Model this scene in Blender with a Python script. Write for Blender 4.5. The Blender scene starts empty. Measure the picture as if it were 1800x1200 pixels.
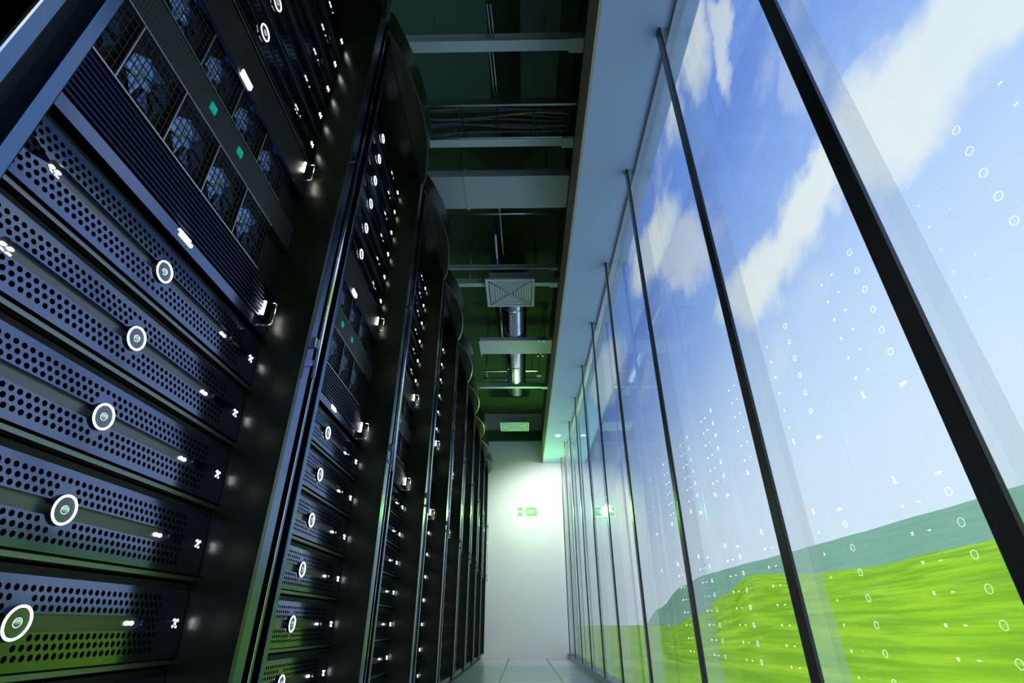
import bpy, bmesh, math, random
from mathutils import Vector, Matrix
random.seed(7)
H = 0.376                      # height of the camera above the floor
S = bpy.context.scene
C = S.collection

# ------------------------------------------------------------------ materials
def newmat(name):
    m = bpy.data.materials.new(name); m.use_nodes = True
    return m, m.node_tree, m.node_tree.nodes['Principled BSDF']

class NT:
    """small helper that wires math nodes"""
    def __init__(s, t): s.t = t
    def n(s, kind, **kw):
        x = s.t.nodes.new(kind)
        for k, v in kw.items(): setattr(x, k, v)
        return x
    def set(s, sock, v):
        if isinstance(v, (int, float)): sock.default_value = v
        elif isinstance(v, (tuple, list)): sock.default_value = v
        else: s.t.links.new(v, sock)
    def m(s, op, a, b=0.0, c=None, clamp=False):
        x = s.n('ShaderNodeMath', operation=op); x.use_clamp = clamp
        s.set(x.inputs[0], a); s.set(x.inputs[1], b)
        if c is not None: s.set(x.inputs[2], c)
        return x.outputs[0]
    def mix(s, f, a, b):
        x = s.n('ShaderNodeMix', data_type='RGBA')
        s.set(x.inputs[0], f); s.set(x.inputs[6], a); s.set(x.inputs[7], b)
        return x.outputs[2]
    def xyz(s, v):
        x = s.n('ShaderNodeSeparateXYZ'); s.t.links.new(v, x.inputs[0]); return x.outputs
    def comb(s, a, b, c):
        x = s.n('ShaderNodeCombineXYZ'); s.set(x.inputs[0], a); s.set(x.inputs[1], b); s.set(x.inputs[2], c); return x.outputs[0]
    def noise(s, vec, scale, detail=3, rough=.5):
        x = s.n('ShaderNodeTexNoise'); x.inputs['Scale'].default_value = scale
        x.inputs['Detail'].default_value = detail; x.inputs['Roughness'].default_value = rough
        s.t.links.new(vec, x.inputs['Vector']); return x.outputs['Fac']
    def smooth(s, v, a, b):
        x = s.n('ShaderNodeMapRange', interpolation_type='SMOOTHSTEP'); s.set(x.inputs[0], v)
        x.inputs[1].default_value = a; x.inputs[2].default_value = b; return x.outputs[0]

def plain(name, col, rough=.5, metal=0.0, spec=.5, bump=0.0, bscale=300, emis=None, es=0, coat=0, vary=0.0):
    m, t, p = newmat(name); N = NT(t)
    p.inputs['Base Color'].default_value = (*col, 1)
    p.inputs['Roughness'].default_value = rough
    p.inputs['Metallic'].default_value = metal
    p.inputs['Specular IOR Level'].default_value = spec
    p.inputs['Coat Weight'].default_value = coat
    p.inputs['Coat Roughness'].default_value = .08
    tc = N.n('ShaderNodeTexCoord').outputs['Object']
    if vary:
        f = N.noise(tc, 6, 4)
        t.links.new(N.mix(f, (*[c * (1 - vary) for c in col], 1), (*[c * (1 + vary) for c in col], 1)), p.inputs['Base Color'])
    if bump:
        b = N.n('ShaderNodeBump'); b.inputs['Strength'].default_value = bump; b.inputs['Distance'].default_value = .0006
        t.links.new(N.noise(tc, bscale, 2), b.inputs['Height']); t.links.new(b.outputs[0], p.inputs['Normal'])
    if emis:
        p.inputs['Emission Color'].default_value = (*emis, 1); p.inputs['Emission Strength'].default_value = es
    return m

M = {}
M['rack_black'] = plain('rack_black', (.007, .011, .006), .36, 0, .4, .35, 500)  # greenish cast puts the aisle's green veil into the colour
M['panel_black'] = plain('panel_black', (.008, .012, .006), .25, 0, .45, .5, 420)  # green veil over the racks is put into this black
M['strip'] = plain('frame_strip', (.10, .165, .30), .2, 1, .5, .05, 200)
M['chrome'] = plain('chrome', (.9, .92, .95), .08, 1)
M['steel'] = plain('steel', (.55, .58, .6), .28, 1)
M['server'] = plain('server_face', (.13, .16, .26), .15, 1)
M['chassis'] = plain('chassis_black', (.006, .007, .006), .5, 0, .2)
M['lip'] = plain('server_lip', (.20, .24, .24), .35, 1)
M['tray'] = plain('slot_metal', (.13, .13, .14), .3, .9)
M['disc'] = plain('disc_metal', (.16, .18, .22), .25, 1)
M['led'] = plain('white_led', (1, 1, 1), .4, emis=(1, 1, .98), es=30)
M['ring'] = plain('ring_led', (1, 1, 1), .4, emis=(.97, 1, .99), es=7)
M['led_warm'] = plain('warm_led', (1, 1, 1), .4, emis=(1, .94, .78), es=14)
M['teal'] = plain('teal_indicator', (.0, .25, .2), .3, emis=(0, .5, .38), es=.35)
M['vent'] = plain('vent_blue_black', (.022, .03, .075), .3, 1)
M['fan'] = plain('fan_blade', (.16, .24, .46), .3, 1)
M['wire'] = plain('black_wire', (.015, .016, .018), .4)
M['edge'] = plain('edge_rail', (.6, .63, .65), .3, 1)
M['mullion'] = plain('mullion_black', (.012, .013, .014), .24, 0, .7, .6, 300)
M['beam'] = plain('beam_paint', (.50, .64, .54), .45, .2, vary=.06)
M['duct'] = plain('duct_zinc', (.44, .52, .50), .4, .3, vary=.08)
M['pipe'] = plain('pipe_silver', (.85, .86, .87), .2, 1, bump=.2, bscale=60)
M['grille'] = plain('grille_paint', (.62, .64, .63), .5)
M['cable'] = plain('cable_black', (.09, .10, .09), .25)
M['ceiling'] = plain('ceiling_dark', (.035, .075, .02), .75, vary=.3)  # green light on the ceiling is mixed into this base colour
M['cpanel'] = plain('ceiling_panel', (.08, .17, .095), .6, vary=.1)  # panel colour includes the green light that falls on it
M['soffit'] = plain('soffit_blue_lit', (.46, .62, .80), .55)  # blue sky light on the underside is put into the colour
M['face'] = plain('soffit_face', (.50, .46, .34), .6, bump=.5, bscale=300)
M['wall'] = plain('end_wall_paint', (.80, .81, .80), .6, vary=.02)
M['wall_dark'] = plain('wall_dark', (.05, .05, .05), .7)
M['kick'] = plain('kick_black', (.02, .022, .022), .25)
M['sign_white'] = plain('sign_white', (1, 1, 1), .4, emis=(.95, 1, .92), es=1.6)
M['sign_green'] = plain('sign_green', (.03, .3, .03), .5, emis=(.25, 1, .18), es=.55)

def mat_holes():
    m, t, p = newmat('perforated_server_face'); N = NT(t)
    x, y, z = N.xyz(N.n('ShaderNodeTexCoord').outputs['Object'])[:3]
    a, b = .0107, .0119
    r = N.m('FLOOR', N.m('DIVIDE', z, a))
    zc = N.m('MULTIPLY', N.m('ADD', r, .5), a)
    off = N.m('MULTIPLY', N.m('FLOORED_MODULO', r, 2.0), b / 2)
    yc = N.m('ADD', N.m('MULTIPLY', N.m('ADD', N.m('FLOOR', N.m('DIVIDE', N.m('SUBTRACT', y, off), b)), .5), b), off)
    dy = N.m('SUBTRACT', y, yc); dz = N.m('SUBTRACT', z, zc)
    d = N.m('SQRT', N.m('ADD', N.m('MULTIPLY', dy, dy), N.m('MULTIPLY', dz, dz)))
    inside = N.m('LESS_THAN', d, .0038)
    az, ay = N.m('ABSOLUTE', zc), N.m('ABSOLUTE', yc)
    inside = N.m('MULTIPLY', inside, N.m('LESS_THAN', az, .0385))
    # beyond the slot ends the rows run through the middle
    mid = N.m('MAXIMUM', N.m('GREATER_THAN', az, .0107), N.m('GREATER_THAN', ay, .2385))
    inside = N.m('MULTIPLY', inside, mid)
    inside = N.m('MULTIPLY', inside, N.m('LESS_THAN', ay, .272))
    rad = N.m('SQRT', N.m('ADD', N.m('MULTIPLY', yc, yc), N.m('MULTIPLY', zc, zc)))
    inside = N.m('MULTIPLY', inside, N.m('GREATER_THAN', rad, .0285))
    inv = N.m('SUBTRACT', 1.0, inside)
    t.links.new(N.mix(inside, (.13, .16, .26, 1), (.002, .002, .002, 1)), p.inputs['Base Color'])
    t.links.new(inv, p.inputs['Metallic'])
    t.links.new(N.m('MULTIPLY', inv, .5), p.inputs['Specular IOR Level'])
    t.links.new(N.m('ADD', .14, N.m('MULTIPLY', inside, .6)), p.inputs['Roughness'])
    return m
M['holes'] = mat_holes()

def mat_hatch():
    m, t, p = newmat('hatched_panel'); N = NT(t)
    x, y, z = N.xyz(N.n('ShaderNodeTexCoord').outputs['Object'])[:3]
    a = N.m('GREATER_THAN', N.m('SINE', N.m('MULTIPLY', y, 900.0)), .1)
    b = N.m('GREATER_THAN', N.m('SINE', N.m('MULTIPLY', z, 900.0)), .1)
    f = N.m('MULTIPLY', a, b)
    t.links.new(N.mix(f, (.04, .045, .045, 1), (.004, .004, .004, 1)), p.inputs['Base Color'])
    p.inputs['Metallic'].default_value = .6; p.inputs['Roughness'].default_value = .4
    return m
M['hatch'] = mat_hatch()

def mat_glass():
    m = bpy.data.materials.new('clear_glass_pane'); m.use_nodes = True
    t = m.node_tree; N = NT(t); t.nodes.clear()
    out = N.n('ShaderNodeOutputMaterial'); tr = N.n('ShaderNodeBsdfTransparent'); gl = N.n('ShaderNodeBsdfGlossy')
    tr.inputs[0].default_value = (.97, .985, .98, 1); gl.inputs['Roughness'].default_value = 0.0
    ge = N.n('ShaderNodeNewGeometry'); dt = N.n('ShaderNodeVectorMath', operation='DOT_PRODUCT')
    t.links.new(ge.outputs['Incoming'], dt.inputs[0]); t.links.new(ge.outputs['Normal'], dt.inputs[1])
    fr = N.m('ADD', .05, N.m('MULTIPLY', .95, N.m('POWER', N.m('SUBTRACT', 1.0, N.m('ABSOLUTE', dt.outputs['Value'])), 5.0)))
    mx = N.n('ShaderNodeMixShader'); t.links.new(fr, mx.inputs[0]); t.links.new(tr.outputs[0], mx.inputs[1]); t.links.new(gl.outputs[0], mx.inputs[2])
    t.links.new(mx.outputs[0], out.inputs[0]); return m
M['glass'] = mat_glass()

def mat_fin():
    m = bpy.data.materials.new('pale_glass_fin'); m.use_nodes = True
    t = m.node_tree; N = NT(t); t.nodes.clear()
    out = N.n('ShaderNodeOutputMaterial'); tr = N.n('ShaderNodeBsdfTransparent'); df = N.n('ShaderNodeBsdfTranslucent'); d2 = N.n('ShaderNodeBsdfGlossy')
    tr.inputs[0].default_value = (1, 1, 1, 1); df.inputs[0].default_value = (.95, .98, 1, 1)
    d2.inputs['Roughness'].default_value = .03
    m1 = N.n('ShaderNodeMixShader'); m1.inputs[0].default_value = .07
    t.links.new(tr.outputs[0], m1.inputs[1]); t.links.new(df.outputs[0], m1.inputs[2])
    m2 = N.n('ShaderNodeMixShader'); m2.inputs[0].default_value = .12
    t.links.new(m1.outputs[0], m2.inputs[1]); t.links.new(d2.outputs[0], m2.inputs[2])
    t.links.new(m2.outputs[0], out.inputs[0]); return m
M['fin'] = mat_fin()

def mat_floor():
    m, t, p = newmat('raised_floor_tiles'); N = NT(t)
    x, y, z = N.xyz(N.n('ShaderNodeTexCoord').outputs['Object'])[:3]
    fx = N.m('ABSOLUTE', N.m('SUBTRACT', N.m('FLOORED_MODULO', N.m('ADD', x, .176 + .238), .476), .238))
    lx = N.m('LESS_THAN', fx, .008)
    ly = N.m('LESS_THAN', N.m('FLOORED_MODULO', y, .476), .010)
    st = N.m('LESS_THAN', N.m('FLOORED_MODULO', y, .0595), .008)
    base = N.mix(N.m('MULTIPLY', st, .35), (.42, .45, .46, 1), (.10, .11, .12, 1))
    base = N.mix(N.m('MAXIMUM', lx, N.m('MULTIPLY', ly, .6)), base, (.015, .017, .018, 1))
    t.links.new(base, p.inputs['Base Color']); p.inputs['Roughness'].default_value = .22
    return m
M['floor'] = mat_floor()

def mat_grass(name, c1, c2, c3, sc):
    m, t, p = newmat(name); N = NT(t)
    v = N.n('ShaderNodeTexCoord').outputs['Object']
    x, y, z = N.xyz(v)[:3]
    w = N.comb(N.m('MULTIPLY', x, .5), N.m('MULTIPLY', y, .10), N.m('MULTIPLY', z, 1.2))
    n1 = N.smooth(N.noise(w, sc, 6, .6), .35, .68)
    n2 = N.smooth(N.noise(w, sc * 6, 5, .7), .3, .75)
    col = N.mix(n1, (*c1, 1), (*c2, 1))
    col = N.mix(N.m('MULTIPLY', n2, .55), col, (*c3, 1))
    t.links.new(col, p.inputs['Base Color']); p.inputs['Roughness'].default_value = .95
    p.inputs['Specular IOR Level'].default_value = .1
    return m
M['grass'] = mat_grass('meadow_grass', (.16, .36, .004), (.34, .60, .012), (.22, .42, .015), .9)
M['farhill'] = mat_grass('far_hill_hazed', (.18, .34, .20), (.22, .40, .23), (.16, .31, .18), .5)  # bluish tone puts the distance haze into the colour

# ------------------------------------------------------------------ mesh helpers
class MB:
    def __init__(s): s.b = bmesh.new()
    def box(s, x0, x1, y0, y1, z0, z1, mat=None):
        vs = [s.b.verts.new(p) for p in ((x0,y0,z0),(x1,y0,z0),(x1,y1,z0),(x0,y1,z0),(x0,y0,z1),(x1,y0,z1),(x1,y1,z1),(x0,y1,z1))]
        if mat is not None:
            for v in vs: v.co = mat @ v.co
        for f in ((0,3,2,1),(4,5,6,7),(0,1,5,4),(1,2,6,5),(2,3,7,6),(3,0,4,7)): s.b.faces.new([vs[i] for i in f])
        return s
    def prism(s, pts, lo, hi, axis='z'):
        """extrude a closed outline; pts are pairs in the other two axes"""
        def P(a, b, c):
            return {'z': (a, b, c), 'x': (c, a, b), 'y': (a, c, b)}[axis]
        A = [s.b.verts.new(P(a, b, lo)) for a, b in pts]; B = [s.b.verts.new(P(a, b, hi)) for a, b in pts]
        n = len(pts)
        s.b.faces.new(A[::-1]); s.b.faces.new(B)
        for i in range(n): s.b.faces.new((A[i], A[(i+1) % n], B[(i+1) % n], B[i]))
        return s
    def tube(s, path, r, n=10, cap=True):
        rings = []
        path = [Vector(p) for p in path]
        for i, p in enumerate(path):
            d = (path[min(i+1, len(path)-1)] - path[max(i-1, 0)]).normalized()
            u = d.cross(Vector((0, 0, 1)));
            if u.length < 1e-3: u = d.cross(Vector((0, 1, 0)))
            u.normalize(); w = d.cross(u)
            rings.append([s.b.verts.new(p + (u * math.cos(a) + w * math.sin(a)) * r) for a in [2*math.pi*k/n for k in range(n)]])
        for A, B in zip(rings, rings[1:]):
            for k in range(n):
                f = s.b.faces.new((A[k], A[(k+1) % n], B[(k+1) % n], B[k])); f.smooth = True
        if cap: s.b.faces.new(rings[0][::-1]); s.b.faces.new(rings[-1])
        return s
    def torus(s, x, R, r, n=40, k=8):      # lies in the plane x = const
        rings = []
        for i in range(n):
            a = 2*math.pi*i/n
            rings.append([s.b.verts.new((x + r*math.sin(t), (R + r*math.cos(t))*math.cos(a), (R + r*math.cos(t))*math.sin(a))) for t in [2*math.pi*j/k for j in range(k)]])
        for i in range(n):
            A, B = rings[i], rings[(i+1) % n]
            for j in range(k):
                f = s.b.faces.new((A[j], A[(j+1) % k], B[(j+1) % k], B[j])); f.smooth = True
        return s
    def dome(s, x, cy, cz, r, h, n=16, k=4):
        top = None; prev = None
        for i in range(k):
            t = math.pi/2 * i/k
            ring = [s.b.verts.new((x + h*math.sin(t), cy + r*math.cos(t)*math.cos(a), cz + r*math.cos(t)*math.sin(a))) for a in [2*math.pi*j/n for j in range(n)]]
            if prev:
                for j in range(n):
                    f = s.b.faces.new((prev[j], prev[(j+1) % n], ring[(j+1) % n], ring[j])); f.smooth = True
            prev = ring
        top = s.b.verts.new((x + h, cy, cz))
        for j in range(n):
            f = s.b.faces.new((prev[j], prev[(j+1) % n], top)); f.smooth = True
        return s
    def mesh(s, name, mat):
        bmesh.ops.recalc_face_normals(s.b, faces=s.b.faces)
        me = bpy.data.meshes.new(name); s.b.to_mesh(me); s.b.free(); me.materials.append(M[mat]); return me
    def build(s, name, mat, parent=None, loc=(0,0,0), bevel=0):
        o = bpy.data.objects.new(name, s.mesh(name, mat)); C.objects.link(o)
        o.location = loc
        if parent is not None: o.parent = parent
        if bevel:
            bv = o.modifiers.new('Bevel', 'BEVEL'); bv.width = bevel; bv.segments = 2; bv.limit_method = 'ANGLE'
        return o

def tag(o, label=None, cat=None, group=None, kind=None):
    if label: o['label'] = label
    if cat: o['category'] = cat
    if group: o['group'] = group
    if kind: o['kind'] = kind
    return o
def empty(name, loc=(0,0,0)):
    o = bpy.data.objects.new(name, None); C.objects.link(o); o.location = loc; o.empty_display_size = .05; return o
def copy_tree(o, parent=None):
    c = o.copy(); C.objects.link(c); c.parent = parent
    for ch in list(o.children): copy_tree(ch, c)
    return c

ORD = ['first', 'second', 'third', 'fourth', 'fifth', 'sixth', 'seventh', 'eighth', 'ninth', 'tenth', 'eleventh', 'twelfth', 'thirteenth']
PITCH, CY0, XF, XS = .8165, .672, -.5, -.6        # rack spacing, first centre, frame front, server front
NR = 9

# ------------------------------------------------------------------ cabinets
def make_rack():
    r = empty('server_cabinet')
    zt = 2.10 + H
    MB().box(-1.30, XF, .348, .398, .05, zt).build('frame_post', 'strip', r, bevel=.003)
    MB().box(-1.30, XF - .03, .398, .4085, .05, zt).build('groove_filler', 'rack_black', r)
    MB().box(-1.30, XF - .004, -.392, -.374, .05, zt).build('frame_post', 'strip', r, bevel=.002)
    MB().box(XF - .01, XF - .001, -.3945, -.3922, .05, zt).build('edge_highlight', 'chrome', r)  # bright strip added as the highlight of the post's bevelled edge
    MB().box(-1.30, XF - .03, -.374, -.349, .05, zt).build('groove_filler', 'rack_black', r)
    MB().box(-1.30, XF, -.349, -.332, .05, zt).build('frame_post', 'strip', r, bevel=.002)
    # black inner side panels the servers slide between
    MB().box(-1.29, XF - .002, .3445, .3478, .06, 2.04 + H).build('side_panel', 'panel_black', r)
    MB().box(-1.29, XF - .006, -.3318, -.3300, .06, 2.04 + H).build('side_panel', 'panel_black', r)
    # dark outer skins seen on the aisle side of the big post
    MB().box(-.62, XF + .001, .3452, .3600, .06, 2.04 + H).build('post_cover', 'panel_black', r)
    MB().box(-1.30, -1.28, -.33, .345, .05, 2.04 + H).build('back_panel', 'rack_black', r)
    MB().box(-1.28, XF - .02, -.33, .345, .03, .058).build('bottom_panel', 'rack_black', r)
    MB().box(-1.28, XF - .01, -.33, .345, 2.04 + H, 2.10 + H).build('top_panel', 'panel_black', r)
    n = 24
    pts = [(XF - .012, -.392), (XF - .012, .398)] + [(XF + .002 + .076 * math.sin(math.pi * i / n) ** .8, .398 - .79 * i / n) for i in range(n + 1)]
    MB().prism(pts, 1.985 + H, 2.12 + H).build('canopy', 'panel_black', r, bevel=.006)
    h = MB().tube([(XF + .016, .386, .50 + H), (XF + .016, .386, 1.27 + H)], .0042, 10)
    h.box(XF - .001, XF + .016, .383, .389, .53 + H, .545 + H).box(XF - .001, XF + .016, .383, .389, 1.22 + H, 1.235 + H)
    hh = h.build('bar_handle', 'chrome', r)
    MB().box(XF, XF + .012, .368, .384, .575 + H, .60 + H).build('latch', 'steel', hh)
    for y in (-.34, .36):
        MB().prism([(XF - .07 + .025 * math.cos(a), y + .025 * math.sin(a)) for a in [2*math.pi*i/16 for i in range(16)]], 0, .05).build('levelling_foot', 'rack_black', r)
    return r

# ------------------------------------------------------------------ server with the glowing ring
def stadium(hw, hh, n=10):
    pts = []
    for i in range(n + 1):
        a = -math.pi/2 + math.pi*i/n; pts.append((hw - hh + hh*math.cos(a), hh*math.sin(a)))
    for i in range(n + 1):
        a = math.pi/2 + math.pi*i/n; pts.append((-hw + hh + hh*math.cos(a), hh*math.sin(a)))
    return pts
SW, SHH = .232, .0098
def bezel_bm():
    m = MB(); b = m.b
    out = [(-.342, -.0515), (.342, -.0515), (.342, .0515), (-.342, .0515)]
    inn = stadium(SW, SHH)
    def loop(pts, x): return [b.verts.new((x, p[0], p[1])) for p in pts]
    o, i = loop(out, 0), loop(inn, 0)
    es = []
    for L in (o, i):
        for k in range(len(L)): es.append(b.edges.new((L[k], L[(k+1) % len(L)])))
    bmesh.ops.triangle_fill(b, use_beauty=True, use_dissolve=False, edges=es)
    for f in b.faces: f.smooth = True
    for zz in (-.045, -.038, -.030, -.022, -.0155, 0, .0155, .022, .030, .038, .045):
        bmesh.ops.bisect_plane(b, geom=b.verts[:] + b.edges[:] + b.faces[:], plane_co=(0, 0, zz), plane_no=(0, 0, 1))
    for e in b.edges:
        if e.is_boundary: e.smooth = False
    ob = loop([(p[0], p[1] * .97) for p in out], -.0125)
    bmesh.ops.delete(b, geom=ob, context='VERTS')
    front = [v for v in b.verts]
    bd = [e for e in b.edges if e.is_boundary]
    r = bmesh.ops.extrude_edge_only(b, edges=bd)
    new = {v for v in r['geom'] if isinstance(v, bmesh.types.BMVert)}
    for v in new: v.co.x = -.0125
    for f in r['geom']:
        if isinstance(f, bmesh.types.BMFace): f.smooth = False
    for v in front:
        if v not in new: v.co.x = -.68 * (v.co.z + .0515) ** 2        # gently bowed face
    for e in b.edges:
        if any(not f.smooth for f in e.link_faces): e.smooth = False
    return m
def make_server():
    s = empty('rack_server')
    bezel_bm().build('perforated_bezel', 'holes', s)
    MB().box(-.45, -.0125, -.3435, .3435, -.0625, .0625).build('server_body', 'chassis', s)
    MB().box(-.0124, -.005, -.3435, .3435, -.0610, -.0545).build('lower_rail', 'lip', s)
    t = MB().prism(stadium(SW, SHH), -.0122, -.0088, 'x').build('slot_tray', 'tray', s)
    l = MB()
    for dy, dz in ((-.221, .0028), (-.221, -.0048), (-.211, .0028), (-.211, -.0048)):  # two of the four dots stand for reflections of the others
        l.prism([(dy + a * .4, dz + b * .18) for a, b in stadium(.0095, .0095, 5)], -.0088, -.0070, 'x')
    l.build('indicator_light', 'led_warm', t)
    l = MB()
    for dy, dz in ((.205, 0), (.2155, 0)):
        l.prism([(dy + a * .42, dz + b * .3) for a, b in stadium(.0095, .0095, 5)], -.0088, -.0070, 'x')
    l.build('indicator_light', 'led_warm', t)
    d = MB().prism([(.0198 * math.cos(a), .0198 * math.sin(a)) for a in [2*math.pi*i/40 for i in range(40)]], -.0088, .003, 'x').build('ring_disc', 'disc', s)
    MB().torus(.0030, .0176, .0014, 56).build('ring_light', 'ring', d)
    MB().dome(.003, 0, 0, .0058, .003).build('power_button', 'chrome', d)
    l = MB()
    for dy, dz in ((0, 0), (.0052, .0045), (-.0052, -.0045), (-.0038, .0052), (.0038, -.0052)):
        l.dome(-.0020, .318 + dy, dz, .0021, .0016, 8, 3)
    l.build('status_light', 'led', s)
    return s

# ------------------------------------------------------------------ fan chassis between the server blocks
FZ = .865
def make_fans():
    s = empty('fan_chassis')
    Z = lambda v: v - FZ
    MB().box(-.45, -.02, -.3435, .3435, Z(.583), Z(1.146)).build('chassis_body', 'chassis', s)
    MB().box(-.0195, 0, -.342, .342, Z(.586), Z(.610)).build('blank_strip', 'server', s)
    l = MB()
    for i in range(5): l.box(0, .002, .001 + i*.0075, .007 + i*.0075, Z(.5985), Z(.6035))
    l.box(0, .002, -.004, .030, Z(.606), Z(.6085))
    l.build('indicator_light', 'led_warm', s)
    v = MB()
    for i in range(9):
        z0 = Z(.617 + i * .0099)
        v.prism([(-.018, z0 + .002), (-.003, z0), (-.001, z0 + .001), (-.001, z0 + .0055), (-.018, z0 + .0075)], -.342, .342, 'y')
    v.build('louvred_vent', 'vent', s)
    MB().box(-.0195, .001, -.342, .245, Z(.7075), Z(.7105)).build('edge_rail', 'edge', s)
    MB().box(-.0195, .001, -.342, .245, Z(.8385), Z(.8415)).build('edge_rail', 'edge', s)
    MB().box(-.0195, -.001, -.342, .342, Z(.843), Z(.918)).build('hatched_panel', 'hatch', s)
    for y in (-.042, .064):
        MB().box(-.001, .002, y - .009, y + .009, Z(.874), Z(.892)).build('teal_indicator', 'teal', s)
    MB().box(-.0195, .001, -.342, .245, Z(.9195), Z(.9215)).build('edge_rail', 'edge', s)
    MB().box(-.0195, .003, -.342, .342, Z(1.019), Z(1.031)).build('top_rail', 'strip', s)
    l = MB()
    for i in range(5):
        for j in range(2):
            l.box(.003, .006, -.018 + i*.0085, -.0112 + i*.0085, Z(1.034 + j*.0075), Z(1.0400 + j*.0075))
    l.build('indicator_light', 'led_warm', s)
    MB().box(-.0195, -.002, -.342, .342, Z(1.034), Z(1.144)).build('blank_panel', 'chassis', s)
    proto = None
    cols = [-.337, -.222, -.107, .008, .123, .238]
    for (z0, z1) in ((Z(.7105), Z(.8385)), (Z(.9215), Z(1.019))):
        for a, b in zip(cols, cols[1:]):
            hw, hh = (b - a) / 2, (z1 - z0) / 2
            f = MB().box(-.0195, 0, -hw, -hw + .0022, -hh, hh)
            f.box(-.0195, -.018, -hw, hw, -hh, hh)
            f = f.build('fan_module', 'edge', s, (0, (a + b) / 2, (z0 + z1) / 2))
            bk = MB().box(-.0179, -.0170, -hw + .003, hw, -hh, hh)
            bk.box(-.0179, -.001, hw - .002, hw, -hh, hh).build('module_shroud', 'chassis', f)
            k = MB(); R = min(hw, hh) * .80
            for q in range(7):
                a0 = 2*math.pi*q/7 + .2
                p1 = Vector((-.010, .011*math.cos(a0), .011*math.sin(a0))); p2 = Vector((-.010, R*math.cos(a0 - .1), R*math.sin(a0 - .1)))
                p3 = Vector((-.0145, R*math.cos(a0 + .62), R*math.sin(a0 + .62))); p4 = Vector((-.0145, .011*math.cos(a0 + .7), .011*math.sin(a0 + .7)))
                vs = [k.b.verts.new(p) for p in (p1, p2, p3, p4)]; vb = [k.b.verts.new(p - Vector((.001, 0, 0))) for p in (p1, p2, p3, p4)]
                k.b.faces.new(vs); k.b.faces.new(vb[::-1])
                for i in range(4): k.b.faces.new((vs[i], vb[i], vb[(i+1) % 4], vs[(i+1) % 4]))
            k.dome(-.014, 0, 0, .014, .006, 16, 3)
            k.build('fan_rotor', 'fan', f)
            g = MB(); nn = 9
            for i in range(nn):
                y = -hw + .006 + (2*hw - .012) * i / (nn - 1); g.box(-.006, -.0046, y - .0006, y + .0006, -hh, hh)
            nz = 8
            for i in range(nz):
                z = -hh + .006 + (2*hh - .012) * i / (nz - 1); g.box(-.0046, -.0034, -hw + .003, hw, z - .0006, z + .0006)
            g.build('wire_grille', 'wire', f)
    for zc in (.632, 1.098):
        h = MB().tube([(0, .316, Z(zc - .030)), (.022, .316, Z(zc - .030)), (.026, .316, Z(zc - .024)), (.026, .316, Z(zc + .026)), (.022, .316, Z(zc + .031)), (0, .316, Z(zc + .031))], .0026, 8).build('pull_handle', 'chrome', s)
        MB().box(0, .004, .303, .308, Z(zc - .006), Z(zc + .030)).box(0, .004, .295, .303, Z(zc - .008), Z(zc - .001)).build('indicator_light', 'led_warm', h)
    return s

rack0, srv0, fan0 = make_rack(), make_server(), make_fans()
near = {0: 'nearest', 1: 'second', 2: 'third', 3: 'fourth', 4: 'fifth', 5: 'sixth', 6: 'seventh', 7: 'eighth', 8: 'farthest'}
used_s = used_f = False
for k in range(-1, NR):
    r = rack0 if k == -1 else copy_tree(rack0)
    r.location = (0, CY0 + PITCH * k, 0)
    if k == -1: tag(r, 'black cabinet in the top corner before the nearest glowing one, no servers showing', 'cabinet', 'server cabinets along the aisle')
    else: tag(r, f'tall black server cabinet with metal edge strips, {near[k]} of those with glowing servers', 'cabinet', 'server cabinets along the aisle')
    if k < 0: continue
    slots = [.0012 + .1288 * i for i in range(-2, 5)] + [1.2178 + .1288 * i for i in range(6)]
    for i, zc in enumerate(slots):
        if k == 0 and zc > 1.75: continue          # above the picture's edge
        if not used_s: s = srv0; used_s = True
        else: s = copy_tree(srv0)
        s.location = (XS, CY0 + PITCH * k, zc + H)
        where = f'{ORD[i]} from the floor' if i < 7 else f'{ORD[i - 7]} above the fan unit'
        tag(s, f'perforated server with a glowing ring, {where} in the {near[k]} glowing cabinet', 'server', 'perforated ring-light servers')
    f = fan0 if not used_f else copy_tree(fan0); used_f = True
    f.location = (XS, CY0 + PITCH * k, FZ + H)
    tag(f, f'dark fan unit with square grilles and teal indicators in the {near[k]} glowing cabinet', 'fan unit', 'fan units between the servers')

# ------------------------------------------------------------------ room shell
YE, XG = 7.65, .644
CZ = 2.96 + H
def struct(name, mb, mat, **kw):
    o = mb.build(name, mat, **kw); o['kind'] = 'structure'; return o
struct('floor', MB().box(-1.6, .66, -2.6, YE, -.06, 0), 'floor')
M['bounce_slab'] = plain('bounce_slab_pale', (.58, .68, .82), .8, vary=.05)  # pale colour chosen to bounce daylight into the aisle
struct('bounce_slab', MB().box(.72, 9.0, -12, 26, -2.6 + H, -2.46 + H), 'bounce_slab')  # unseen slab added to bounce light up onto the soffit
struct('trim_7', MB().box(-1.7, .72, -2.7, YE + .1, -2.6 + H, -.062), 'wall_dark')
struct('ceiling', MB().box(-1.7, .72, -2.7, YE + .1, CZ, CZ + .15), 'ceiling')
struct('wall_end', MB().box(-1.7, .72, YE, YE + .1, -.06, CZ), 'wall')
struct('wall_left', MB().box(-1.7, -1.6, -2.6, YE, -.06, CZ), 'wall_dark')
struct('wall_back', MB().box(-1.7, .72, -2.7, -2.6, -.06, CZ), 'wall_dark')
SB = 2.155 + H
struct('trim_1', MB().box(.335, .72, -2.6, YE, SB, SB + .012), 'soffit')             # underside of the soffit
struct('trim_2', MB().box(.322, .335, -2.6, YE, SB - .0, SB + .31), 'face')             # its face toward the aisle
struct('trim_3', MB().box(.335, .72, -2.6, YE, SB + .29, CZ), 'wall_dark')
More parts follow.
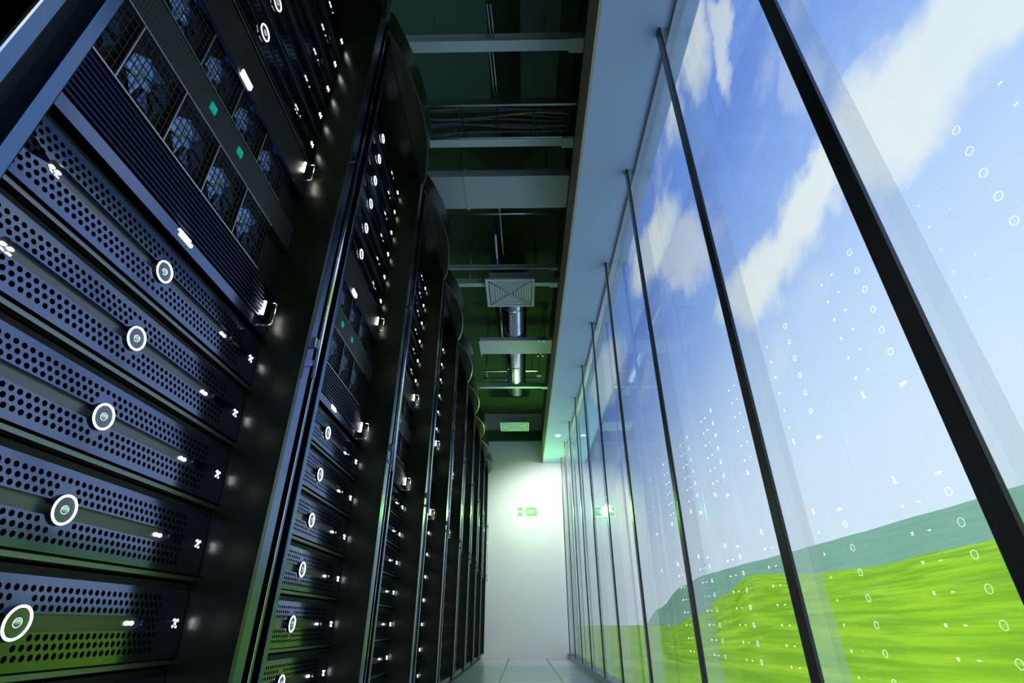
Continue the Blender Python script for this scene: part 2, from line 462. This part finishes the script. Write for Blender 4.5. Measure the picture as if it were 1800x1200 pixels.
struct('trim_4', MB().box(.575, .66, -2.6, YE, 0, .052), 'kick')                        # black kick channel
struct('trim_5', MB().box(.625, .66, -2.6, YE, SB - .018, SB), 'steel')                 # head channel of the glass
struct('trim_6', MB().box(-1.6, .322, YE - .05, YE, 2.50 + H, 2.66 + H), 'ceiling')     # dark band over the end wall
mul = [.651, 1.215, 1.960, 2.767, 3.55, 4.33, 5.10, 5.87, 6.64, 7.38]
edges = [-2.6] + mul + [YE]
for i, (a, b) in enumerate(zip(edges, edges[1:])):
    w = empty(f'window_{i + 1}', (XG, a, 0)); w['kind'] = 'structure'
    MB().box(0, .0016, .0, b - a, .052, SB - .005).build('glass_pane', 'glass', w)
    if i:
        MB().box(-.064, -.055, -.0195, .0195, .052, SB).build('mullion', 'mullion', w, bevel=.001)
        MB().box(-.0545, -.001, -.0190, .0190, .052, SB).build('glass_fin', 'fin', w)

# ------------------------------------------------------------------ ceiling services
k25 = 2.5 / 2.3
def beam(y0, y1, x0, x1, z0, z1, label, mat='beam', name='ceiling_beam', group='steel beams under the ceiling', flange=True):
    t = empty(name, ((x0 + x1) / 2, (y0 + y1) / 2, z0 + H))
    hx, hy, h = (x1 - x0) / 2, (y1 - y0) / 2, z1 - z0
    m = MB().box(-hx, hx, -hy, hy, 0, .006).box(-hx, hx, -.004, .004, .006, h - .006).box(-hx, hx, -hy, hy, h - .006, h)
    m.box(-hx, hx, -hy, -hy + .004, .006, .016).box(-hx, hx, hy - .004, hy, .006, .016)
    m.build('beam_profile', mat, t)
    MB().box(hx - .07, hx + .0, -hy - .008, hy + .008, -.008, .03).build('end_bracket', mat, t)
    for x in (-hx * .6, hx * .6): MB().tube([(x, 0, h - .003), (x, 0, CZ - z0 - H)], .004, 6).build('hanger_rod', 'steel', t)
    return tag(t, label, 'beam', group)
beam(1.437, 1.492, -.62, .322, 2.50, 2.56, 'pale steel ceiling beam nearest the camera, before the cable tray')
beam(2.015, 2.068, -.56, .322, 2.50, 2.56, 'pale steel ceiling beam just beyond the cable tray')
beam(3.495, 3.545, -.62, .322, 2.53, 2.58, 'slim grey ceiling beam carrying the large air grille')
beam(3.380, 3.400, -.60, .322, 2.60, 2.64, 'thin grey ceiling rail just before the large air grille beam')
beam(5.570, 5.620, -.60, .322, 2.50, 2.55, 'slim pale ceiling beam past the silver pipe junction')
# wide flat duct
t = empty('air_duct', (-.26, 2.44, 2.50 + H))
MB().box(-.90, .582, -.143, .143, 0, .06).build('duct_body', 'duct', t, bevel=.004)
for x in (-.1, ): MB().box(x, x + .02, -.148, .148, -.004, .064).build('duct_flange', 'duct', t)
for x in (-.15, .45): MB().tube([(x, 0, .058), (x, 0, .46)], .004, 6).build('hanger_rod', 'steel', t)
tag(t, 'wide flat grey air duct crossing the aisle beneath dark ceiling', 'duct', 'ducts crossing the aisle')
t = empty('air_duct', (-.05, 4.58, 2.50 + H))
MB().box(-.37, .372, -.145, .145, 0, .04).build('duct_body', 'grille', t, bevel=.003)
MB().box(-.372, -.355, -.152, .152, -.006, .048).build('duct_flange', 'grille', t)
MB().box(.255, .272, -.152, .152, -.006, .048).build('duct_flange', 'grille', t)
for x in (-.365, .235, .285):
    for y in (-.165, .165): MB().box(x - .006, x + .006, y - .012, y + .012, -.02, .03).build('clamp', 'steel', t)
for x in (-.30, .31): MB().tube([(x, .13, .038), (x, .13, .46)], .004, 6).build('hanger_rod', 'steel', t)
tag(t, 'short white duct box with clamps under the silver pipe', 'duct', 'ducts crossing the aisle')
t = empty('conduit', (-.15, 2.645, 2.51 + H))
MB().tube([(-.5, 0, 0), (.472, 0, 0)], .006, 8).build('conduit_run', 'steel', t)
tag(t, 'thin steel conduit crossing just past the wide duct', 'conduit', 'thin conduits in the ceiling')
for (xa, ya, xb, yb, lab) in ((-.142, 2.55, -.128, 3.10, 'thin pale conduit running from the wide duct toward the large grille'),):
    tag(MB().tube([(xa, ya, 2.515 + H), (xb, yb, 2.515 + H)], .0045, 8).build('conduit', 'steel'), lab, 'conduit', 'thin conduits in the ceiling')
# ceiling panels with the gap between them
for n, (x0, x1, lab) in enumerate(((-.95, -.165, 'dull ceiling panel, green light in its colour, on cabinet side above first beam'), (.012, .222, 'narrow dull ceiling panel beside the soffit, green light in its colour'))):
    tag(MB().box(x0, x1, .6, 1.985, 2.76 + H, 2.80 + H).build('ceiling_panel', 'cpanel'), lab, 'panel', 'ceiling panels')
for y0, y1, lab in ((1.28, 1.47, 'pair of thin pale rods hanging before the first ceiling beam'), (1.50, 1.745, 'pair of thin pale rods between the first beam and the cable tray')):
    t = empty('conduit_pair', (-.145, y0, 2.52 + H))
    for dx in (0, .016): MB().tube([(dx, 0, 0), (dx + .012, y1 - y0, 0)], .0035, 8).build('conduit_run', 'steel', t)
    tag(t, lab, 'conduit', 'rod pairs near the first beam')
# cable tray with cables
t = empty('cable_tray', (-.12, 1.90, 2.50 + H))
for y in (-.115, .10): MB().box(-.42, .44, y, y + .012, 0, .05).build('side_rail', 'steel', t)
for x in (-.40, -.20, .0, .2, .40): MB().box(x, x + .007, -.10, .10, .0, .006).build('rung', 'rack_black', t)
tag(t, 'shallow ladder tray full of black cables above the aisle', 'cable tray')
cab = ['uppermost', 'second', 'third', 'fourth', 'fifth', 'sixth', 'seventh', 'eighth', 'ninth', 'lowest']
for i in range(10):
    y = 1.81 + i * .0185; pts = []
    a, b = random.uniform(-.02, .02), random.uniform(-.02, .02)
    for j in range(15):
        x = -.56 + .87 * j / 14
        sag = .02 * math.exp(-((x + .5) / .12) ** 2)
        pts.append((x, y + a * math.sin(j * .45 + i) + b * math.sin(j * .2 + 2*i), 2.516 + H + .009 * (i % 3) - sag * (i % 2)))
    tag(MB().tube(pts, .0045 + .0015 * (i % 2), 8).build('cable', 'cable'), 'black cable lying along the ceiling tray above the first bay', 'cable', 'black cables in the tray')
# air grilles
def air_grille(xc, yc, w, d, z, label):
    t = empty('air_grille', (xc, yc, z + H))
    hw, hd = w/2, d/2
    f = MB()
    for (a, b, c, e) in ((-hw, hw, -hd, -hd + .024), (-hw, hw, hd - .024, hd), (-hw, -hw + .024, -hd + .024, hd - .024), (hw - .024, hw, -hd + .024, hd - .024)):
        f.box(a, b, c, e, -.006, .012)
    f.build('grille_frame', 'grille', t)
    iw, idp = hw - .034, hd - .034
    n = 8
    for side in range(4):
        m = MB()
        for i in range(n):
            f0 = 1 - i / n; f1 = 1 - (i + .62) / n
            zz = -.004 - .0008 * i
            if side == 0: q = [(-iw*f0 + .008, -idp*f0), (iw*f0 - .008, -idp*f0), (iw*f1 - .008*f1, -idp*f1), (-iw*f1 + .008*f1, -idp*f1)]
            if side == 1: q = [(-iw*f0 + .008, idp*f0), (iw*f0 - .008, idp*f0), (iw*f1 - .008*f1, idp*f1), (-iw*f1 + .008*f1, idp*f1)]
            if side == 2: q = [(-iw*f0, -idp*f0 + .008), (-iw*f0, idp*f0 - .008), (-iw*f1, idp*f1 - .008*f1), (-iw*f1, -idp*f1 + .008*f1)]
            if side == 3: q = [(iw*f0, -idp*f0 + .008), (iw*f0, idp*f0 - .008), (iw*f1, idp*f1 - .008*f1), (iw*f1, -idp*f1 + .008*f1)]
            m.prism(q, zz, zz + .003)
        m.build('louvre_blades', 'grille', t)
    MB().box(-hw + .03, hw - .03, -hd + .03, hd - .03, .012, .09).build('plenum_box', 'duct', t)
    dg = MB()
    for sx in (-1, 1):
        L = math.hypot(iw, idp); a = math.atan2(idp * sx, iw)
        dg.box(-L, L, -.004, .004, -.003, .001, Matrix.Rotation(a, 4, 'Z'))
    dg.build('diagonal_rib', 'strip', t)
    return tag(t, label, 'air grille', 'ceiling air grilles')
air_grille(-.083, 3.60, .415, .41, 2.50, 'square ceiling air grille with crossed louvres beneath the silver pipe')
air_grille(-.092, 6.97, .41, .36, 2.50, 'small-looking ceiling air grille close to the end wall')
# silver pipe, ringed
t = empty('ventilation_pipe', (-.060, 2.95, 2.66 + H))
MB().tube([(0, .66, 0), (0, 2.35, 0), (.004, 2.62, -.02), (.006, 2.9, -.05)], .12, 32).build('pipe_body', 'pipe', t)
for y in (1.0, 1.6, 2.2): MB().tube([(0, y, 0), (0, y + .025, 0)], .124, 32).build('pipe_collar', 'pipe', t)
tag(t, 'shiny silver ventilation pipe running along the ceiling toward the end wall', 'pipe')
tag(MB().tube([(-.20, 3.1, 2.74 + H), (-.19, 5.9, 2.74 + H)], .022, 12).build('conduit', 'steel'), 'slim brownish conduit alongside the silver pipe', 'conduit', 'thin conduits in the ceiling')
# thin ceiling rails around y 5.2
for y, lab in ((5.26, 'short thin rail nearest the sprinkler head'), (5.47, 'short thin rail beyond the sprinkler head')):
    tag(MB().box(-.46, -.16, y, y + .018, 2.56 + H, 2.575 + H).build('ceiling_rail', 'steel'), lab, 'rail', 'thin ceiling rails')
    tag(MB().box(.06, .24, y, y + .018, 2.56 + H, 2.575 + H).build('ceiling_rail', 'steel'), lab.replace('sprinkler head', 'small ceiling sensor'), 'rail', 'thin ceiling rails')
t = empty('sprinkler', (-.405, 5.36, 2.53 + H))
MB().tube([(0, 0, 0), (0, 0, .43)], .008, 8).build('sprinkler_pipe', 'steel', t); MB().tube([(0, 0, -.008), (0, 0, 0)], .022, 14).build('sprinkler_head', 'chrome', t)
tag(t, 'tiny chrome sprinkler head hanging near the far cabinets', 'sprinkler')
t = empty('ceiling_sensor', (.215, 5.34, 2.53 + H))
MB().box(-.028, .028, -.03, .03, 0, .03).build('sensor_body', 'grille', t, bevel=.004); MB().tube([(0, 0, .03), (0, 0, .4)], .005, 6).build('sensor_stem', 'steel', t)
tag(t, 'small white square sensor under the ceiling beside the pipe', 'sensor')

# ------------------------------------------------------------------ exit sign
t = empty('exit_sign', (.083, YE, 1.364 + H))
MB().box(-.148, .148, -.030, 0, 0, .142).build('sign_housing', 'sign_white', t, bevel=.006)
MB().box(-.139, .139, -.033, -.0301, .009, .133).build('sign_panel', 'sign_green', t)
g = MB()                                        # arrow pointing to the doorway side
g.prism([(-.128, .071), (-.106, .096), (-.106, .080), (-.084, .080), (-.084, .062), (-.106, .062), (-.106, .046)], -.0345, -.0331, 'y')
g.build('arrow_symbol', 'sign_white', t)
g = MB().box(-.070, -.064, -.0345, -.0331, .010, .132).box(-.070, -.016, -.0345, -.0331, .112, .132).box(-.064, -.016, -.0345, -.0331, .010, .030)
g.prism([(-.038 + .009*math.cos(a), .098 + .009*math.sin(a)) for a in [2*math.pi*i/12 for i in range(12)]], -.0345, -.0331, 'y')
g.prism([(-.046, .088), (-.030, .086), (-.026, .062), (-.040, .060)], -.0345, -.0331, 'y')
g.prism([(-.040, .062), (-.030, .060), (-.050, .034), (-.058, .038)], -.0345, -.0331, 'y')
g.prism([(-.034, .062), (-.026, .062), (-.018, .040), (-.024, .036)], -.0345, -.0331, 'y')
g.build('running_figure_symbol', 'sign_white', t)
g = MB(); zb, zt = .048, .094
def bar(x0, x1, a, b): g.box(x0, x1, -.0345, -.0331, a, b)
x = .000
bar(x, x+.006, zb, zt)
for zz in (zb, (zb+zt)/2 - .003, zt - .006): bar(x + .006, x + .024, zz, zz + .006)
x = .034
for s_ in (1, -1):
    xa, xb = (x, x + .026) if s_ == 1 else (x + .026, x)
    g.prism([(xa - .0035, zb), (xa + .0035, zb), (xb + .0035, zt), (xb - .0035, zt)], -.0345 - .0003 * s_, -.0331, 'y')
bar(.070, .077, zb, zt); bar(.088, .118, zt - .006, zt); bar(.100, .106, zb, zt - .006)
g.build('exit_lettering', 'sign_white', t)
tag(t, 'lit green EXIT sign with arrow and running figure on the white end wall', 'sign')
# unseen disc lamp added under the soffit to brighten the end wall
t = empty('added_wall_light', (.48, 6.35, SB - .006))
MB().prism([(.035*math.cos(a), .035*math.sin(a)) for a in [2*math.pi*i/24 for i in range(24)]], 0, .006).build('added_light_disc', 'sign_white', t)
tag(t, 'unseen round lamp added under the soffit to brighten the end wall', 'lamp')

# ------------------------------------------------------------------ landscape
def interp(tab, u):
    if u <= tab[0][0]: return tab[0][1]
    for (a, va), (b, vb) in zip(tab, tab[1:]):
        if u <= b:
            q = (u - a) / (b - a); q = q*q*(3 - 2*q); return va + (vb - va) * q
    return tab[-1][1]
def sm(v, a, b):
    q = max(0, min(1, (v - a) / (b - a))); return q*q*(3 - 2*q)
NEAR = [(1.05, .155), (1.3, .150), (1.55, .140), (1.85, .148), (2.45, .182), (2.85, .12), (3.3, .05), (3.9, -.005), (6, -.012)]
FAR = [(1.0, .232), (1.6, .225), (2.4, .226), (3.1, .226), (3.5, .20), (4.2, .10), (4.8, .0), (6, -.02)]
GZ = -2.5
def terrain(name, tab, xr, x0, x1, mat, nx=70, nu=170, u0=-1.5, u1=16, amp=.03):
    b = bmesh.new(); rows = []
    for i in range(nx + 1):
        x = x0 * (x1 / x0) ** (i / nx); row = []
        for j in range(nu + 1):
            u = u0 + (u1 - u0) * (j / nu) ** 1.25
            hz = interp(tab, u) * xr
            rise = sm(x, xr * .22, xr) * (1 - .5 * sm(x, xr * 1.05, xr * 2.2))
            base = GZ
            z = base + max(0, hz - GZ) * rise if hz > GZ else base
            z += amp * math.sin(u * 9 + x * .2) * math.sin(x * .37 + u * 3) * sm(x, 8, 20)
            row.append(b.verts.new((x, u * x, z + H)))
        rows.append(row)
    for A, B in zip(rows, rows[1:]):
        for j in range(nu):
            f = b.faces.new((A[j], B[j], B[j+1], A[j+1])); f.smooth = True
    me = bpy.data.meshes.new(name); b.to_mesh(me); b.free(); me.materials.append(M[mat])
    o = bpy.data.objects.new(name, me); C.objects.link(o); o['kind'] = 'structure'; return o
terrain('meadow', NEAR, 60, .95, 900, 'grass')
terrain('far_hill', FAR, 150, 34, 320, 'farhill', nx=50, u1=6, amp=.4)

# ------------------------------------------------------------------ sky
W = bpy.data.worlds.new('World'); S.world = W; W.use_nodes = True
t = W.node_tree; t.nodes.clear(); N = NT(t)
dirv = N.n('ShaderNodeTexCoord').outputs['Generated']
x, y, z = N.xyz(dirv)[:3]
ax = N.m('MAXIMUM', x, .06)
u = N.m('DIVIDE', y, ax); v = N.m('DIVIDE', z, ax)
ramp = N.n('ShaderNodeValToRGB'); t.links.new(N.m('DIVIDE', v, 4.0, clamp=True), ramp.inputs[0])
cr = ramp.color_ramp
def lin(c): return tuple(((q/255)/12.92 if q/255 <= .04045 else ((q/255 + .055)/1.055) ** 2.4) for q in c)
stops = [(0, (214, 232, 246)), (.12, (208, 228, 250)), (.22, (188, 214, 250)), (.33, (150, 184, 244)), (.5, (118, 156, 236)), (.75, (98, 138, 228)), (1, (92, 132, 222))]
while len(cr.elements) < len(stops): cr.elements.new(.5)
for e, (p, c) in zip(cr.elements, stops): e.position = p; e.color = (*lin(c), 1)
sky = ramp.outputs[0]
# clouds, placed on the sky by their slopes: centre (u, v), half lengths, tilt
blobs = [(3.05, 2.50, .65, .24, 15, 1.0), (3.45, 2.75, .3, .2, 60, .5), (2.45, 2.0, .5, .2, 35, .65), (1.75, 1.27, .40, .15, 12, 1.0), (1.3, 1.28, .34, .13, -5, 1.0),
         (.88, 1.22, .34, .19, 20, .95), (.62, 1.15, .22, .14, 20, .9), (1.7, 3.0, .22, .45, 0, .9), (1.45, 2.55, .10, .35, 10, .8), (2.05, 3.3, .2, .6, 10, .9), (1.15, 1.75, .12, .22, 0, .3), (5.5, 2.6, 1.2, .35, 15, .7), (5.2, .9, .5, .4, 20, .8)]
warp = N.noise(N.comb(u, v, 0.0), 3.0, 5, .6)
warp2 = N.noise(N.comb(N.m('ADD', u, 7.3), v, 0.0), 2.3, 4, .6)
uw = N.m('ADD', u, N.m('MULTIPLY', N.m('SUBTRACT', warp, .5), .55)); vw = N.m('ADD', v, N.m('MULTIPLY', N.m('SUBTRACT', warp2, .5), .42))
tot = None
for (cu, cv, a, b, ang, wt) in blobs:
    c, s = math.cos(math.radians(ang)), math.sin(math.radians(ang))
    du, dv = N.m('SUBTRACT', uw, cu), N.m('SUBTRACT', vw, cv)
    p = N.m('ADD', N.m('MULTIPLY', du, c / a), N.m('MULTIPLY', dv, s / a)); q = N.m('ADD', N.m('MULTIPLY', du, -s / b), N.m('MULTIPLY', dv, c / b))
    d2 = N.m('ADD', N.m('MULTIPLY', p, p), N.m('MULTIPLY', q, q))
    e = N.m('MULTIPLY', N.smooth(d2, 1.7, .25), wt)
    tot = e if tot is None else N.m('MAXIMUM', tot, e)
wisp = N.m('MULTIPLY', N.smooth(N.noise(N.comb(N.m('MULTIPLY', u, .8), N.m('MULTIPLY', v, 1.0), 0.0), 1.6, 6, .62), .52, .78), .45)
fr = N.m('MAXIMUM', tot, wisp)
sky = N.mix(fr, sky, (*lin((228, 238, 242)), 1))
bg = N.n('ShaderNodeBackground'); t.links.new(sky, bg.inputs[0]); bg.inputs[1].default_value = 1.2
wo = N.n('ShaderNodeOutputWorld'); t.links.new(bg.outputs[0], wo.inputs[0])

# ------------------------------------------------------------------ lights
def light(kind, name, loc, energy, col=(1, 1, 1), **kw):
    d = bpy.data.lights.new(name, kind); d.energy = energy; d.color = col
    for a, b in kw.items(): setattr(d, a, b)
    o = bpy.data.objects.new(name, d); C.objects.link(o); o.location = loc; return o
def aim(o, d): o.rotation_euler = Vector(d).to_track_quat('-Z', 'Y').to_euler()
aim(light('SUN', 'sun', (0, 0, 30), 3.5, (1, .98, .93), angle=.01), (.32, .18, -.93))
aim(light('SPOT', 'added_wall_spot', (.47, 6.35, SB - .03), 95, (1, 1, .97), spot_size=1.9, spot_blend=.7, shadow_soft_size=.03), (-.05, .95, -1))  # added spot that brightens the end wall, no visible source
aim(light('SPOT', 'exit_sign_lamp', (.083, YE - .06, 1.43 + H), 45, (.25, 1, .12), spot_size=2.7, spot_blend=.5, shadow_soft_size=.06), (0, -1, .25))
light('POINT', 'exit_sign_glow', (.083, YE - .3, 1.43 + H), 4.5, (.3, 1, .25), shadow_soft_size=.05)

# ------------------------------------------------------------------ camera
yaw, pitch, roll, f = .01927, .51129, .00191, 887.37
fw = Vector((-math.sin(yaw)*math.cos(pitch), math.cos(yaw)*math.cos(pitch), math.sin(pitch)))
rt = Vector((math.cos(yaw), math.sin(yaw), 0)); up = rt.cross(fw)
rt2 = rt*math.cos(roll) + up*math.sin(roll); up2 = -rt*math.sin(roll) + up*math.cos(roll)
cd = bpy.data.cameras.new('camera'); cd.sensor_width = 36; cd.lens = f / 1800 * 36; cd.clip_start = .01; cd.clip_end = 3000
cam = bpy.data.objects.new('camera', cd); C.objects.link(cam)
cam.matrix_world = Matrix(((rt2.x, up2.x, -fw.x, 0), (rt2.y, up2.y, -fw.y, 0), (rt2.z, up2.z, -fw.z, H), (0, 0, 0, 1)))
S.camera = cam
S.view_settings.view_transform = 'Standard'; S.view_settings.look = 'None'
S.view_settings.exposure = 0; S.view_settings.gamma = 1; S.view_settings.use_curve_mapping = False
S.cycles.use_denoising = True
S.cycles.max_bounces = 7; S.cycles.transparent_max_bounces = 24
S.cycles.sample_clamp_indirect = 6
